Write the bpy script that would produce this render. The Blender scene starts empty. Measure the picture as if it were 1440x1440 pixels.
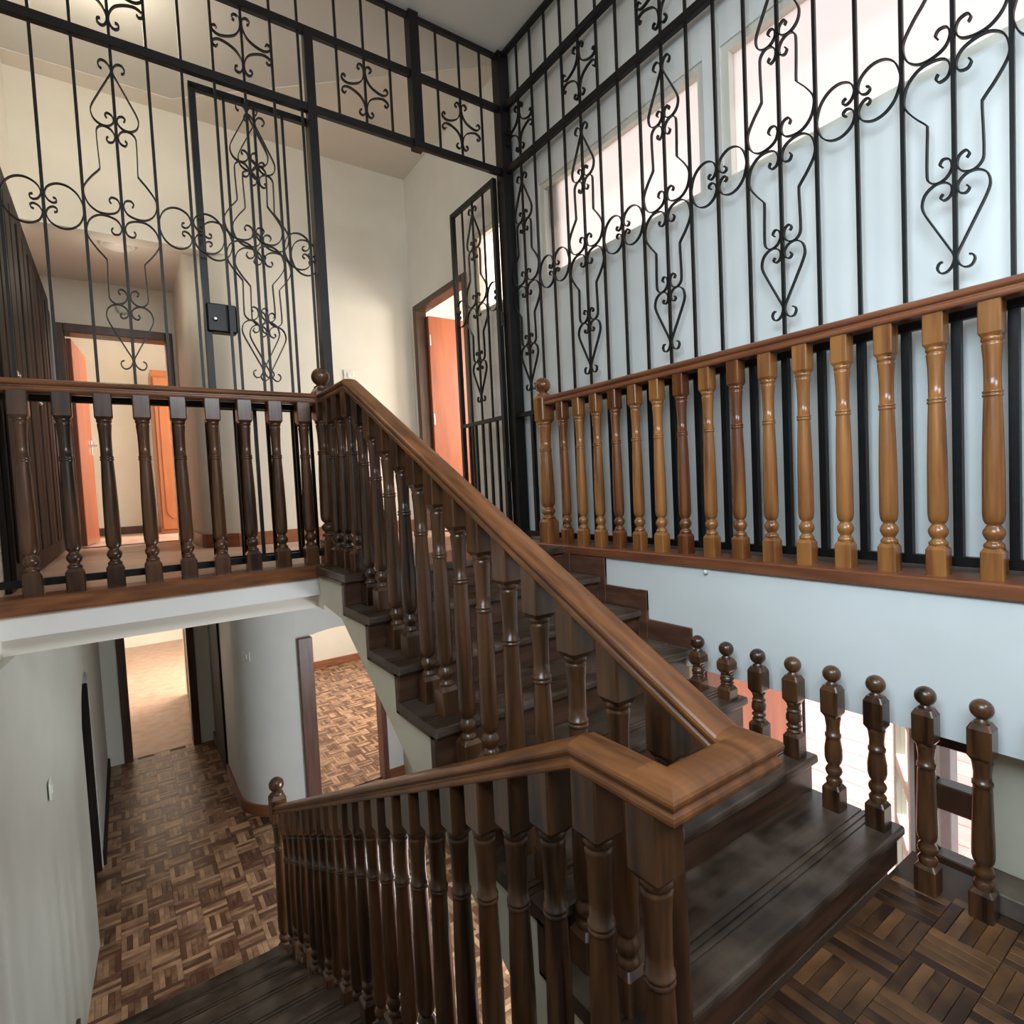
import bpy, bmesh, math, random
from mathutils import Vector, Matrix
random.seed(7)
SC = bpy.context.scene
COL = SC.collection

# ------------------------------------------------------------------ camera
YAW, PITCH, ROLL, FPX = 0.605263, -0.044514, -0.048536, 791.79
def _cam():
    cy, sy, cp, sp = math.cos(YAW), math.sin(YAW), math.cos(PITCH), math.sin(PITCH)
    f = Vector((sy*cp, cy*cp, sp)); r = Vector((cy, -sy, 0)); u = r.cross(f)
    c, s = math.cos(ROLL), math.sin(ROLL)
    r2 = c*r + s*u; u2 = -s*r + c*u
    m = Matrix((r2, u2, -f)).transposed().to_4x4()
    d = bpy.data.cameras.new('camera'); d.sensor_width = 36; d.sensor_fit = 'HORIZONTAL'
    d.lens = FPX/1440*36; d.clip_start = 0.02; d.clip_end = 200
    o = bpy.data.objects.new('camera', d); COL.objects.link(o); o.matrix_world = m
    SC.camera = o
_cam()

# ------------------------------------------------------------------ world, sun, lights, exposure
w = bpy.data.worlds.new('sky'); SC.world = w; w.use_nodes = True
bg = w.node_tree.nodes['Background']
bg.inputs['Color'].default_value = (0.86, 0.93, 1.0, 1); bg.inputs['Strength'].default_value = 0.88
SC.view_settings.view_transform = 'Standard'
try: SC.view_settings.look = 'None'
except Exception: pass
SC.view_settings.gamma = 1.0
SC.view_settings.use_curve_mapping = False
SC.view_settings.exposure = 0.85
def sun(direction, energy, color, angle=0.01):
    d = bpy.data.lights.new('sun', 'SUN'); d.energy = energy; d.color = color; d.angle = angle
    o = bpy.data.objects.new('sun', d); COL.objects.link(o)
    o.rotation_euler = Vector(direction).to_track_quat('-Z', 'Y').to_euler()
def area(name, loc, direction, sx, sy, energy, color, spread=180):
    d = bpy.data.lights.new(name, 'AREA'); d.shape = 'RECTANGLE'; d.size = sx; d.size_y = sy
    d.energy = energy; d.color = color; d.spread = math.radians(spread)
    o = bpy.data.objects.new(name, d); COL.objects.link(o); o.location = loc
    o.rotation_euler = Vector(direction).to_track_quat('-Z', 'Y').to_euler()
    return o
sun((-0.08, 0.4, -1.0), 3.8, (1.0, 0.93, 0.90))
# daylight entering the high stairwell window in the left wall
area('stairwell_window_daylight', (-0.46, -0.25, 1.36), (1, 0.16, -0.66), 1.9, 1.25, 24, (0.64, 0.85, 1.0), 118)
# fill light, added through an invented high window behind the landing
area('back_fill_light', (1.1, -1.60, 1.85), (-0.10, 1, -0.20), 1.5, 1.1, 20, (0.92, 0.96, 1.0), 120)
# daylight of the rooms' own windows; the last is an added hall fill
area('bedroom_window_daylight', (3.7, 3.6, 1.0), (-1, 0.15, -0.25), 1.0, 1.2, 50, (1.0, 0.93, 0.84))
area('end_room_window_daylight', (1.55, 7.0, 0.9), (-1, 0.0, -0.2), 1.0, 1.2, 45, (1.0, 0.95, 0.88))
area('far_room_window_daylight', (1.6, 10.2, -1.3), (-1, 0.0, -0.5), 1.8, 1.2, 110, (1.0, 0.95, 0.9))
area('parlour_window_daylight', (3.7, 6.9, -1.2), (-1, 0.0, -0.35), 1.8, 1.3, 45, (1.0, 0.95, 0.9))
area('hall_fill_light', (2.26, 2.25, -1.85), (-0.62, 1, 0.0), 0.9, 1.0, 34, (0.80, 0.92, 1.0))

# ------------------------------------------------------------------ levels
ZG, ZL, ZU = -2.756, -1.276, -0.345      # ground, landing, upper floor (eye at 0)
RIS, TRD = 0.133, 0.27
ZC = 2.72                                 # main ceiling
ZS = -0.57                                # underside of the upper slab

# ------------------------------------------------------------------ materials
def mat(name, c1, c2=None, rough=0.5, scale=6.0, stretch=(1, 1, 1), bump=0.0, rnd=0.0, island=0.0, metal=0.0,
        coat=0.0, detail=4.0, contrast=(0.3, 0.7), spec=0.5, rough2=None, spots=None):
    m = bpy.data.materials.new(name); m.use_nodes = True
    nt = m.node_tree; N = nt.nodes; L = nt.links
    b = N['Principled BSDF']
    b.inputs['Roughness'].default_value = rough; b.inputs['Metallic'].default_value = metal
    b.inputs['Specular IOR Level'].default_value = spec
    b.inputs['Coat Weight'].default_value = coat; b.inputs['Coat Roughness'].default_value = 0.15
    c2 = c2 or c1
    tc = N.new('ShaderNodeTexCoord'); mp = N.new('ShaderNodeMapping'); mp.inputs['Scale'].default_value = stretch
    L.new(tc.outputs['Object'], mp.inputs['Vector'])
    nz = N.new('ShaderNodeTexNoise'); nz.inputs['Scale'].default_value = scale; nz.inputs['Detail'].default_value = detail
    src = mp.outputs['Vector']
    if rnd or island:
        oi = N.new('ShaderNodeObjectInfo'); ge = N.new('ShaderNodeNewGeometry')
        ad = N.new('ShaderNodeMath'); ad.operation = 'ADD'
        L.new(oi.outputs['Random'], ad.inputs[0]); L.new(ge.outputs['Random Per Island'], ad.inputs[1])
        fr = N.new('ShaderNodeMath'); fr.operation = 'FRACT'; L.new(ad.outputs[0], fr.inputs[0])
        va = N.new('ShaderNodeVectorMath'); va.operation = 'ADD'
        sc = N.new('ShaderNodeMath'); sc.operation = 'MULTIPLY'; sc.inputs[1].default_value = 37.0
        key = fr.outputs[0] if island else oi.outputs['Random']
        L.new(key, sc.inputs[0]); L.new(mp.outputs['Vector'], va.inputs[0]); L.new(sc.outputs[0], va.inputs[1])
        src = va.outputs[0]
    L.new(src, nz.inputs['Vector'])
    rp = N.new('ShaderNodeValToRGB')
    rp.color_ramp.elements[0].position, rp.color_ramp.elements[1].position = contrast
    rp.color_ramp.elements[0].color = (*c1, 1); rp.color_ramp.elements[1].color = (*c2, 1)
    if rnd or island:
        mr = N.new('ShaderNodeMapRange'); mr.inputs['To Min'].default_value = -max(rnd, island)
        mr.inputs['To Max'].default_value = max(rnd, island)
        L.new(key, mr.inputs['Value'])
        a2 = N.new('ShaderNodeMath'); a2.operation = 'ADD'; a2.use_clamp = True
        L.new(nz.outputs['Fac'], a2.inputs[0]); L.new(mr.outputs[0], a2.inputs[1]); L.new(a2.outputs[0], rp.inputs['Fac'])
    else:
        L.new(nz.outputs['Fac'], rp.inputs['Fac'])
    out = rp.outputs['Color']
    if spots:                                   # worn or dusty patches with a shape of their own
        n2 = N.new('ShaderNodeTexNoise'); n2.inputs['Scale'].default_value = spots[1]; n2.inputs['Detail'].default_value = 6
        L.new(tc.outputs['Object'], n2.inputs['Vector'])
        r2 = N.new('ShaderNodeValToRGB'); r2.color_ramp.elements[0].position = spots[2]; r2.color_ramp.elements[1].position = spots[3]
        L.new(n2.outputs['Fac'], r2.inputs['Fac'])
        mx = N.new('ShaderNodeMix'); mx.data_type = 'RGBA'; mx.inputs['B'].default_value = (*spots[0], 1)
        L.new(r2.outputs['Color'], mx.inputs['Factor']); L.new(out, mx.inputs['A']); out = mx.outputs['Result']
        if rough2 is not None:
            m2 = N.new('ShaderNodeMapRange'); m2.inputs['To Min'].default_value = rough; m2.inputs['To Max'].default_value = rough2
            L.new(r2.outputs['Color'], m2.inputs['Value']); L.new(m2.outputs[0], b.inputs['Roughness'])
    L.new(out, b.inputs['Base Color'])
    if bump:
        bp = N.new('ShaderNodeBump'); bp.inputs['Strength'].default_value = bump; bp.inputs['Distance'].default_value = 0.004
        L.new(nz.outputs['Fac'], bp.inputs['Height']); L.new(bp.outputs['Normal'], b.inputs['Normal'])
    return m
M = {}
M['wall'] = mat('cream_wall_paint', (0.74, 0.70, 0.60), (0.80, 0.76, 0.66), 0.55, 3.0, bump=0.03)
M['white'] = mat('white_wall_paint', (0.78, 0.78, 0.75), (0.84, 0.84, 0.82), 0.5, 3.0, bump=0.03)
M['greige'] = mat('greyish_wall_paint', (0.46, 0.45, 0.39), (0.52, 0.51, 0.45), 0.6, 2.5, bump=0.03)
M['ceil'] = mat('grey_white_ceiling', (0.62, 0.61, 0.57), (0.66, 0.65, 0.61), 0.7, 2.0)
M['ceil2'] = mat('cream_ceiling', (0.76, 0.70, 0.62), (0.80, 0.74, 0.66), 0.7, 2.0)
M['plaster'] = mat('beige_stair_plaster', (0.66, 0.60, 0.46), (0.72, 0.66, 0.52), 0.6, 4.0, bump=0.05)
M['dark'] = mat('dark_shaded_varnish', (0.018, 0.007, 0.003), (0.115, 0.046, 0.017), 0.28, 9.0, (4, 4, 0.35), 0.04, rnd=0.12, coat=0.3)  # dark varnish, its tone also carrying the shade of the backlit balusters
M['rail'] = mat('brown_varnished_handrail', (0.085, 0.028, 0.009), (0.25, 0.09, 0.027), 0.36, 7.0, (5, 0.8, 0.8), 0.03, coat=0.12)
M['railx'] = mat('brown_varnished_gallery_rail', (0.085, 0.028, 0.009), (0.25, 0.09, 0.027), 0.36, 7.0, (0.8, 5, 5), 0.03, coat=0.12)
M['string'] = mat('dark_reddish_wall_string', (0.07, 0.028, 0.017), (0.15, 0.065, 0.038), 0.4, 7.0, (5, 0.8, 5), 0.03)
M['gold'] = mat('golden_daylit_varnish', (0.12, 0.034, 0.011), (0.35, 0.14, 0.037), 0.24, 7.0, (4, 4, 0.35), 0.03, rnd=0.20, coat=0.3)  # golden varnish, lightened for the strong daylight on the right balustrade
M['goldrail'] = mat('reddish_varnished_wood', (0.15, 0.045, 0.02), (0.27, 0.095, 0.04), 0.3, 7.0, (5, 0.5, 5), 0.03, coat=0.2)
M['tread'] = mat('dark_stair_tread_wood', (0.022, 0.013, 0.008), (0.065, 0.038, 0.024), 0.30, 6.0, (0.6, 8, 2), 0.06, rnd=0.05,
                 spots=((0.19, 0.14, 0.105), 4.5, 0.44, 0.82), rough2=0.55)
M['riser'] = mat('dark_stair_riser_wood', (0.035, 0.015, 0.009), (0.10, 0.045, 0.026), 0.35, 6.0, (0.6, 6, 6), 0.04, rnd=0.06)
M['iron'] = mat('black_painted_iron', (0.004, 0.0035, 0.0035), (0.009, 0.008, 0.008), 0.42, 30.0, bump=0.05, spec=0.3)
M['redwood'] = mat('reddish_flush_door_wood', (0.27, 0.07, 0.034), (0.38, 0.115, 0.05), 0.35, 4.0, (3, 3, 0.4), 0.02)
M['orangewood'] = mat('orange_panel_wood', (0.27, 0.085, 0.027), (0.35, 0.12, 0.04), 0.35, 4.0, (3, 3, 0.4), 0.02)
M['frame'] = mat('dark_door_frame_wood', (0.05, 0.022, 0.012), (0.10, 0.045, 0.026), 0.35, 6.0, (4, 4, 0.5), 0.04)
M['jambw'] = mat('reddish_jamb_wood', (0.13, 0.055, 0.04), (0.22, 0.10, 0.075), 0.35, 6.0, (4, 4, 0.5), 0.04)
M['closet'] = mat('near_black_closet_wood', (0.008, 0.005, 0.004), (0.024, 0.015, 0.011), 0.6, 6.0, (6, 6, 0.4), 0.05, rnd=0.1, spec=0.2)
M['skirt'] = mat('red_brown_skirting_wood', (0.22, 0.075, 0.035), (0.32, 0.12, 0.055), 0.35, 5.0, (1, 1, 6), 0.02)
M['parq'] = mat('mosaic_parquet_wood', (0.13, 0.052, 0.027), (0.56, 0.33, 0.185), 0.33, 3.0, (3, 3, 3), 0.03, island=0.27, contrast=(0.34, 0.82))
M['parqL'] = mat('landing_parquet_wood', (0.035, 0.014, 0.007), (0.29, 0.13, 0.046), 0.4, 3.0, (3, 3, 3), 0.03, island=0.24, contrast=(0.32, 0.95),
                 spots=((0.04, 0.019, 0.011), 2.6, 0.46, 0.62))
M['joint'] = mat('dark_parquet_joint', (0.05, 0.025, 0.014), (0.07, 0.036, 0.02), 0.6)
M['upfloor'] = mat('pinkish_worn_wood_floor', (0.46, 0.30, 0.22), (0.60, 0.42, 0.33), 0.4, 5.0, (1, 1, 1), 0.02, spots=((0.40, 0.25, 0.17), 2.0, 0.5, 0.7))
M['plainfloor'] = mat('polished_far_floor', (0.36, 0.20, 0.13), (0.50, 0.32, 0.22), 0.28, 8.0, (1, 1, 1), 0.02)
M['tile'] = mat('terracotta_paving_tile', (0.60, 0.33, 0.30), (0.72, 0.44, 0.38), 0.6, 6.0, rnd=0.15)
M['grout'] = mat('pale_paving_grout', (0.5, 0.42, 0.38), (0.56, 0.48, 0.43), 0.8)
M['plate'] = mat('white_plastic', (0.72, 0.70, 0.64), (0.74, 0.72, 0.66), 0.4)
M['chrome'] = mat('brushed_metal', (0.55, 0.55, 0.55), (0.6, 0.6, 0.6), 0.3, metal=1.0)
M['winframe'] = mat('cream_window_frame_paint', (0.74, 0.70, 0.60), (0.78, 0.74, 0.64), 0.45)
M['pinkwall'] = mat('pale_pink_garden_wall', (0.72, 0.52, 0.47), (0.78, 0.58, 0.52), 0.8, 3.0)
M['greypost'] = mat('grey_painted_post', (0.16, 0.15, 0.16), (0.2, 0.19, 0.2), 0.5)
M['grass'] = mat('dry_garden_soil', (0.45, 0.33, 0.27), (0.52, 0.40, 0.33), 0.9, 3.0)
def frosted():
    m = bpy.data.materials.new('frosted_window_glass'); m.use_nodes = True
    nt = m.node_tree; N = nt.nodes; L = nt.links; N.remove(N['Principled BSDF'])
    tr = N.new('ShaderNodeBsdfTranslucent'); gl = N.new('ShaderNodeBsdfGlossy'); mx = N.new('ShaderNodeMixShader')
    nz = N.new('ShaderNodeTexNoise'); nz.inputs['Scale'].default_value = 1.6
    rp = N.new('ShaderNodeValToRGB'); rp.color_ramp.elements[0].color = (0.84, 0.79, 0.77, 1); rp.color_ramp.elements[1].color = (0.92, 0.87, 0.85, 1)
    L.new(nz.outputs['Fac'], rp.inputs['Fac']); L.new(rp.outputs['Color'], tr.inputs['Color'])
    gl.inputs['Roughness'].default_value = 0.3; mx.inputs['Fac'].default_value = 0.04
    L.new(tr.outputs[0], mx.inputs[1]); L.new(gl.outputs[0], mx.inputs[2]); L.new(mx.outputs[0], N['Material Output'].inputs['Surface'])
    return m
M['frost'] = frosted()
def clear_glass():
    m = bpy.data.materials.new('clear_window_glass'); m.use_nodes = True
    nt = m.node_tree; N = nt.nodes; L = nt.links; N.remove(N['Principled BSDF'])
    tr = N.new('ShaderNodeBsdfTransparent'); gl = N.new('ShaderNodeBsdfGlossy'); mx = N.new('ShaderNodeMixShader')
    nz = N.new('ShaderNodeTexNoise'); nz.inputs['Scale'].default_value = 2
    rp = N.new('ShaderNodeValToRGB'); rp.color_ramp.elements[0].color = (0.90, 0.92, 0.92, 1); rp.color_ramp.elements[1].color = (0.95, 0.96, 0.96, 1)
    L.new(nz.outputs['Fac'], rp.inputs['Fac']); L.new(rp.outputs['Color'], tr.inputs['Color'])
    gl.inputs['Roughness'].default_value = 0.02; mx.inputs['Fac'].default_value = 0.06
    L.new(tr.outputs[0], mx.inputs[1]); L.new(gl.outputs[0], mx.inputs[2]); L.new(mx.outputs[0], N['Material Output'].inputs['Surface'])
    return m
M['glass'] = clear_glass()

# ------------------------------------------------------------------ mesh builder
class MB:
    def __init__(s): s.v = []; s.f = []; s.sm = []
    def add(s, vs, fs, smooth=False):
        n = len(s.v); s.v += [tuple(p) for p in vs]
        s.f += [tuple(i+n for i in f) for f in fs]; s.sm += [smooth]*len(fs); return s
    def box(s, x0, x1, y0, y1, z0, z1):
        v = [(x, y, z) for x in (x0, x1) for y in (y0, y1) for z in (z0, z1)]
        return s.add(v, [(0, 1, 3, 2), (4, 6, 7, 5), (0, 4, 5, 1), (2, 3, 7, 6), (0, 2, 6, 4), (1, 5, 7, 3)])
    def bbox(s, x0, x1, y0, y1, z0, z1, b=0.004):
        """box with bevelled edges"""
        bm = bmesh.new(); bmesh.ops.create_cube(bm, size=1.0)
        for v in bm.verts:
            v.co = Vector(((x0+x1)/2+v.co.x*(x1-x0), (y0+y1)/2+v.co.y*(y1-y0), (z0+z1)/2+v.co.z*(z1-z0)))
        bmesh.ops.bevel(bm, geom=bm.edges[:], offset=b, segments=1, affect='EDGES')
        bm.verts.index_update()
        s.add([v.co[:] for v in bm.verts], [[v.index for v in f.verts] for f in bm.faces]); bm.free(); return s
    def prism(s, poly, a0, a1, axis):
        """polygon extruded along axis; poly holds the two other coordinates in x,y,z order"""
        def P(p, a):
            return {'x': (a, p[0], p[1]), 'y': (p[0], a, p[1]), 'z': (p[0], p[1], a)}[axis]
        n = len(poly); v = [P(p, a0) for p in poly]+[P(p, a1) for p in poly]
        area2 = sum(poly[i][0]*poly[(i+1) % n][1]-poly[(i+1) % n][0]*poly[i][1] for i in range(n))
        flip = (area2 > 0) == (axis != 'y')
        f = [tuple(range(n)), tuple(range(2*n-1, n-1, -1))]+[(i, i+n, (i+1) % n+n, (i+1) % n) for i in range(n)]
        if not flip: f = [tuple(reversed(q)) for q in f]
        if (a1 < a0): f = [tuple(reversed(q)) for q in f]
        # first cap must face -axis
        f = [tuple(reversed(q)) for q in f] if flip else f
        return s.add(v, f)
    def lathe(s, prof, seg=14, c=(0, 0, 0)):
        v = []; f = []; n = len(prof)
        for r, z in prof:
            for k in range(seg):
                a = 2*math.pi*k/seg; v.append((c[0]+r*math.cos(a), c[1]+r*math.sin(a), c[2]+z))
        for i in range(n-1):
            for k in range(seg):
                k2 = (k+1) % seg; f.append((i*seg+k, i*seg+k2, (i+1)*seg+k2, (i+1)*seg+k))
        s.add(v, f, True)
        s.add([v[k] for k in range(seg)], [tuple(range(seg-1, -1, -1))])
        s.add([v[(n-1)*seg+k] for k in range(seg)], [tuple(range(seg))]); return s
    def ball(s, c, r, seg=16, rings=10, squash=1.0):
        pr = [(max(r*math.sin(math.pi*i/rings), 1e-4), -r*squash*math.cos(math.pi*i/rings)) for i in range(rings+1)]
        return s.lathe(pr, seg, c)
    def block(s, h, z0, z1, ch0=0, ch1=0, c=(0, 0), slope=0.0):
        """square baluster block, optional chamfer towards the turning at bottom / top"""
        lv = []
        if ch0: lv.append((h*0.72, z0))
        lv.append((h, z0+ch0)); lv.append((h, z1-ch1))
        if ch1: lv.append((h*0.72, z1))
        v = []; f = []
        e = 0.12*h
        for q, z in lv:
            for x, y in ((q-e, -q), (q, -q+e), (q, q-e), (q-e, q), (-q+e, q), (-q, q-e), (-q, -q+e), (-q+e, -q)):
                v.append((c[0]+x, c[1]+y, z+(slope*y if z == z1 else 0)))
        for i in range(len(lv)-1):
            for k in range(8): f.append((i*8+k, i*8+(k+1) % 8, (i+1)*8+(k+1) % 8, (i+1)*8+k))
        f.append(tuple(range(7, -1, -1))); f.append(tuple((len(lv)-1)*8+k for k in range(8)))
        return s.add(v, f)
    def ribbon(s, pts, t=0.0022, d=0.007, sub=5):
        """flat iron strip following a 2-d path in the local x-z plane"""
        P = []
        n = len(pts)
        for i in range(n-1):
            p0 = pts[max(i-1, 0)]; p1 = pts[i]; p2 = pts[i+1]; p3 = pts[min(i+2, n-1)]
            for k in range(sub):
                u = k/sub
                P.append(tuple(0.5*((2*p1[j])+(-p0[j]+p2[j])*u+(2*p0[j]-5*p1[j]+4*p2[j]-p3[j])*u*u+(-p0[j]+3*p1[j]-3*p2[j]+p3[j])*u**3) for j in (0, 1)))
        P.append(pts[-1]); v = []; f = []
        for i, p in enumerate(P):
            a = P[max(i-1, 0)]; b = P[min(i+1, len(P)-1)]
            dx, dz = b[0]-a[0], b[1]-a[1]; l = math.hypot(dx, dz) or 1
            nx, nz = -dz/l*t, dx/l*t
            v += [(p[0]+nx, -d, p[1]+nz), (p[0]-nx, -d, p[1]-nz), (p[0]-nx, d, p[1]-nz), (p[0]+nx, d, p[1]+nz)]
        for i in range(len(P)-1):
            for k in range(4): f.append((4*i+k, 4*i+(k+1) % 4, 4*i+4+(k+1) % 4, 4*i+4+k))
        f += [(3, 2, 1, 0), tuple(4*len(P)-4+k for k in range(4))]
        return s.add(v, f)
    def sweep(s, prof, path, cap=True):
        """profile (side, up) swept along a path with vertical, mitred rings"""
        v = []; f = []; n = len(path); m = len(prof)
        for i, p in enumerate(path):
            d0 = Vector(path[i])-Vector(path[i-1]) if i else None
            d1 = Vector(path[i+1])-Vector(path[i]) if i < n-1 else None
            def side(d): h = Vector((d.x, d.y)).normalized(); return Vector((h.y, -h.x))
            if d0 is None: sd = side(d1); k = 1
            elif d1 is None: sd = side(d0); k = 1
            else:
                a, b = side(d0), side(d1); sd = (a+b).normalized(); k = 1/max(sd.dot(a), 0.3)
            for q in prof: v.append((p[0]+sd.x*q[0]*k, p[1]+sd.y*q[0]*k, p[2]+q[1]))
        for i in range(n-1):
            for k in range(m): f.append((i*m+k, i*m+(k+1) % m, (i+1)*m+(k+1) % m, (i+1)*m+k))
        if cap: f.append(tuple(range(m-1, -1, -1))); f.append(tuple((n-1)*m+k for k in range(m)))
        return s.add(v, f)
    def mesh(s, name):
        me = bpy.data.meshes.new(name); me.from_pydata(s.v, [], s.f); me.update()
        for p, k in zip(me.polygons, s.sm): p.use_smooth = k
        bm = bmesh.new(); bm.from_mesh(me); bmesh.ops.recalc_face_normals(bm, faces=bm.faces[:]); bm.to_mesh(me); bm.free()
        return me
    def build(s, name, m, parent=None, loc=None, rot=None):
        return put(name, s.mesh(name), m, parent, loc, rot)
def put(name, me, m, parent=None, loc=None, rot=None):
    if m is not None and not me.materials: me.materials.append(m)
    o = bpy.data.objects.new(name, me); COL.objects.link(o)
    if parent: o.parent = parent
    if loc: o.location = loc
    if rot: o.rotation_euler = rot
    return o
def tag(o, label=None, cat=None, group=None, kind=None):
    if label: o['label'] = label
    if cat: o['category'] = cat
    if group: o['group'] = group
    if kind: o['kind'] = kind
    return o
def empty(name, loc=(0, 0, 0), rz=0.0):
    o = bpy.data.objects.new(name, None); COL.objects.link(o); o.location = loc; o.rotation_euler = (0, 0, rz)
    o.empty_display_size = 0.1; return o
def struct(o, label=None): o['kind'] = 'structure'; (label and o.__setitem__('label', label)); return o
def rects(a0, a1, b0, b1, holes):
    """split a rectangle around rectangular holes -> list of rectangles"""
    A = sorted({a0, a1, *[h[0] for h in holes], *[h[1] for h in holes]}); out = []
    for i in range(len(A)-1):
        x0, x1 = A[i], A[i+1]
        if x1 <= a0 or x0 >= a1: continue
        hs = sorted((h[2], h[3]) for h in holes if h[0] <= x0 and h[1] >= x1)
        z = b0
        for h0, h1 in hs:
            if h0 > z: out.append((x0, x1, z, h0))
            z = max(z, h1)
        if z < b1: out.append((x0, x1, z, b1))
    return out
def wallX(x0, x1, y0, y1, z0, z1, holes=(), mb=None):
    mb = mb or MB()
    for a, b, c, d in rects(y0, y1, z0, z1, list(holes)): mb.box(x0, x1, a, b, c, d)
    return mb
def wallY(y0, y1, x0, x1, z0, z1, holes=(), mb=None):
    mb = mb or MB()
    for a, b, c, d in rects(x0, x1, z0, z1, list(holes)): mb.box(a, b, y0, y1, c, d)
    return mb

# ================================================================== STRUCTURE
XR = 2.20          # upper right wall face
XB = 2.00          # face of the wall below the right ledge
YF = 4.60          # far wall of the gallery
YB = -1.55         # wall behind the camera
# ---- upper right wall with three clerestory windows and the bedroom door
WZ0, WZ1 = 1.235, 1.815
WINS = [(3.00, 3.50), (1.56, 2.73), (-0.30, 1.475)]
DOOR1 = (3.62, 4.52, ZU, 1.60)
struct(wallX(XR, XR+0.07, YB, YF+0.14, ZU-0.04, ZC, [(a, b, WZ0, WZ1) for a, b in WINS]+[DOOR1]).build('wall_right', M['white']), 'white wall behind the black iron grille and balusters')
for i, (a, b) in enumerate(WINS):
    wn = struct(empty('window_%d' % (i+1), (XR, a, WZ0)), 'high horizontal window with frosted panes in the right wall')
    fr = MB(); t = 0.035; dx = 0.065
    fr.box(0.01, dx, 0, b-a, 0, t); fr.box(0.01, dx, 0, b-a, WZ1-WZ0-t, WZ1-WZ0)
    fr.box(0.01, dx, 0, t, t, WZ1-WZ0-t); fr.box(0.01, dx, b-a-t, b-a, t, WZ1-WZ0-t)
    fr.build('window_frame', M['winframe'], wn)
    MB().box(0.045, 0.049, t, b-a-t, t, WZ1-WZ0-t).build('pane', M['frost'], wn)
# ---- wall (deep beam) below the right ledge, hanging over the glazed entrance
struct(wallX(XB, XR+0.14, YB, 2.42, -0.823, ZU-0.03).build('wall_beam', M['white']), 'white hanging wall below the golden baluster ledge')
# ---- lower right wall: solid beside the landing, glazed entrance, then solid with an added opening for the hall fill
XE = 2.10
LOW = wallX(XE, XE+0.14, YB, YF+0.55, ZG-0.2, -0.823, [(0.575, 1.66, ZG-0.001, -0.8231), (1.8, 2.7, -2.4, -1.3)])
struct(LOW.build('wall_right_lower', M['plaster']), 'beige wall beside the landing under the hanging wall')
# ---- left walls
struct(wallX(-0.62, -0.42, YB, 6.1, ZS, ZC, [(-1.25, 0.75, 0.70, 2.05)]).build('wall_left', M['wall']), 'cream left wall of gallery and stairwell')
def left_lower():
    mb = MB(); y0, y1, zs, rise = 4.38, 5.30, -1.36, 0.22
    # plan line of the wall face, bending slightly
    mb.prism([(-0.62, YB), (-0.41, YB), (-0.41, 2.5), (-0.29, 4.38), (-0.62, 4.38)], ZG, ZS, 'z')
    mb.prism([(-0.62, y1), (-0.29, y1), (-0.29, 7.36), (-0.62, 7.36)], ZG, ZS, 'z')
    n = 10; arc = [(y0+(y1-y0)*k/n, zs+rise*math.sin(math.pi*k/n)**0.6) for k in range(n+1)]
    for k in range(n):
        mb.prism([arc[k], arc[k+1], (arc[k+1][0], ZS), (arc[k][0], ZS)], -0.62, -0.29, 'x')
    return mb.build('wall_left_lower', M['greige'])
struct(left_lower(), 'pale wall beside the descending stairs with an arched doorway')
d3 = struct(empty('door_3', (-0.44, 4.38, ZG)), 'dark door inside the low arched doorway')
lf = MB().bbox(0, 0.04, 0.01, 0.87, 0.01, 1.60, 0.004).build('door_leaf', M['closet'], d3)
MB().bbox(-0.16, 0.142, 0.875, 0.921, 0, 1.46, 0.003).build('jamb', M['closet'], d3); MB().bbox(-0.16, 0.148, -0.001, 0.03, 0, 1.40, 0.003).build('jamb', M['closet'], d3)
MB().lathe([(0.012, 0), (0.02, 0.01), (0.02, 0.03), (0.008, 0.04)], 10).build('knob', M['chrome'], lf, (0.05, 0.80, 0.9), (0, math.pi/2, 0))
# ---- wall behind the camera with an added window opening for the fill light
struct(wallY(YB-0.14, YB, -0.62, XR+0.14, ZG, ZC, [(0.3, 1.9, 1.25, 2.45)]).build('wall_back', M['white']), 'white wall behind the landing with an added high window opening')
wb = struct(empty('window_4', (-0.60, -1.25, 0.70)), 'wide high stairwell window in the left wall')
fr = MB(); 
for y0, y1, z0, z1 in ((0, 2.0, 0, .05), (0, 2.0, 1.30, 1.35), (0, .05, .05, 1.30), (1.95, 2.0, .05, 1.30), (.98, 1.02, .05, 1.30)): fr.box(0, .06, y0, y1, z0, z1)
fr.build('window_frame', M['frame'], wb)
w6 = struct(empty('window_6', (0.3, YB-0.13, 1.25)), 'added high window in the wall behind the landing')
fr = MB()
for x0, x1, z0, z1 in ((0, 1.6, 0, .05), (0, 1.6, 1.15, 1.2), (0, .05, .05, 1.15), (1.55, 1.6, .05, 1.15), (.78, .82, .05, 1.15)): fr.box(x0, x1, 0, .05, z0, z1)
fr.build('window_frame', M['frame'], w6)
# ---- gallery far wall, corridor bulkhead and rounded corner
CXR = 0.50; RC = 0.30
mb = MB()
mb.box(CXR+RC, XR, YF, YF+0.14, ZS, ZC)
mb.box(-0.42, CXR+RC, YF, YF+0.14, 1.80, ZC)
n = 10; arc = [(CXR+RC-RC*math.sin(math.pi/2*k/n), YF+RC-RC*math.cos(math.pi/2*k/n)) for k in range(n+1)]
v = [(x, y, ZU-0.05) for x, y in arc]+[(x, y, 1.90) for x, y in arc]
mb.add(v, [(k, k+1, n+2+k, n+1+k) for k in range(n)], True)
mb.prism([(CXR+RC+(x-CXR-RC)*.93, YF+RC+(y-YF-RC)*.93) for x, y in arc]+[(CXR+0.14, YF+RC), (CXR+RC, YF+0.14)], ZU-0.05, 1.90, 'z')
mb.box(CXR, CXR+0.14, YF+RC, 6.1, ZS, 1.92)
struct(mb.build('wall_far', M['wall']), 'cream far wall of the gallery with rounded corner')
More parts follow.
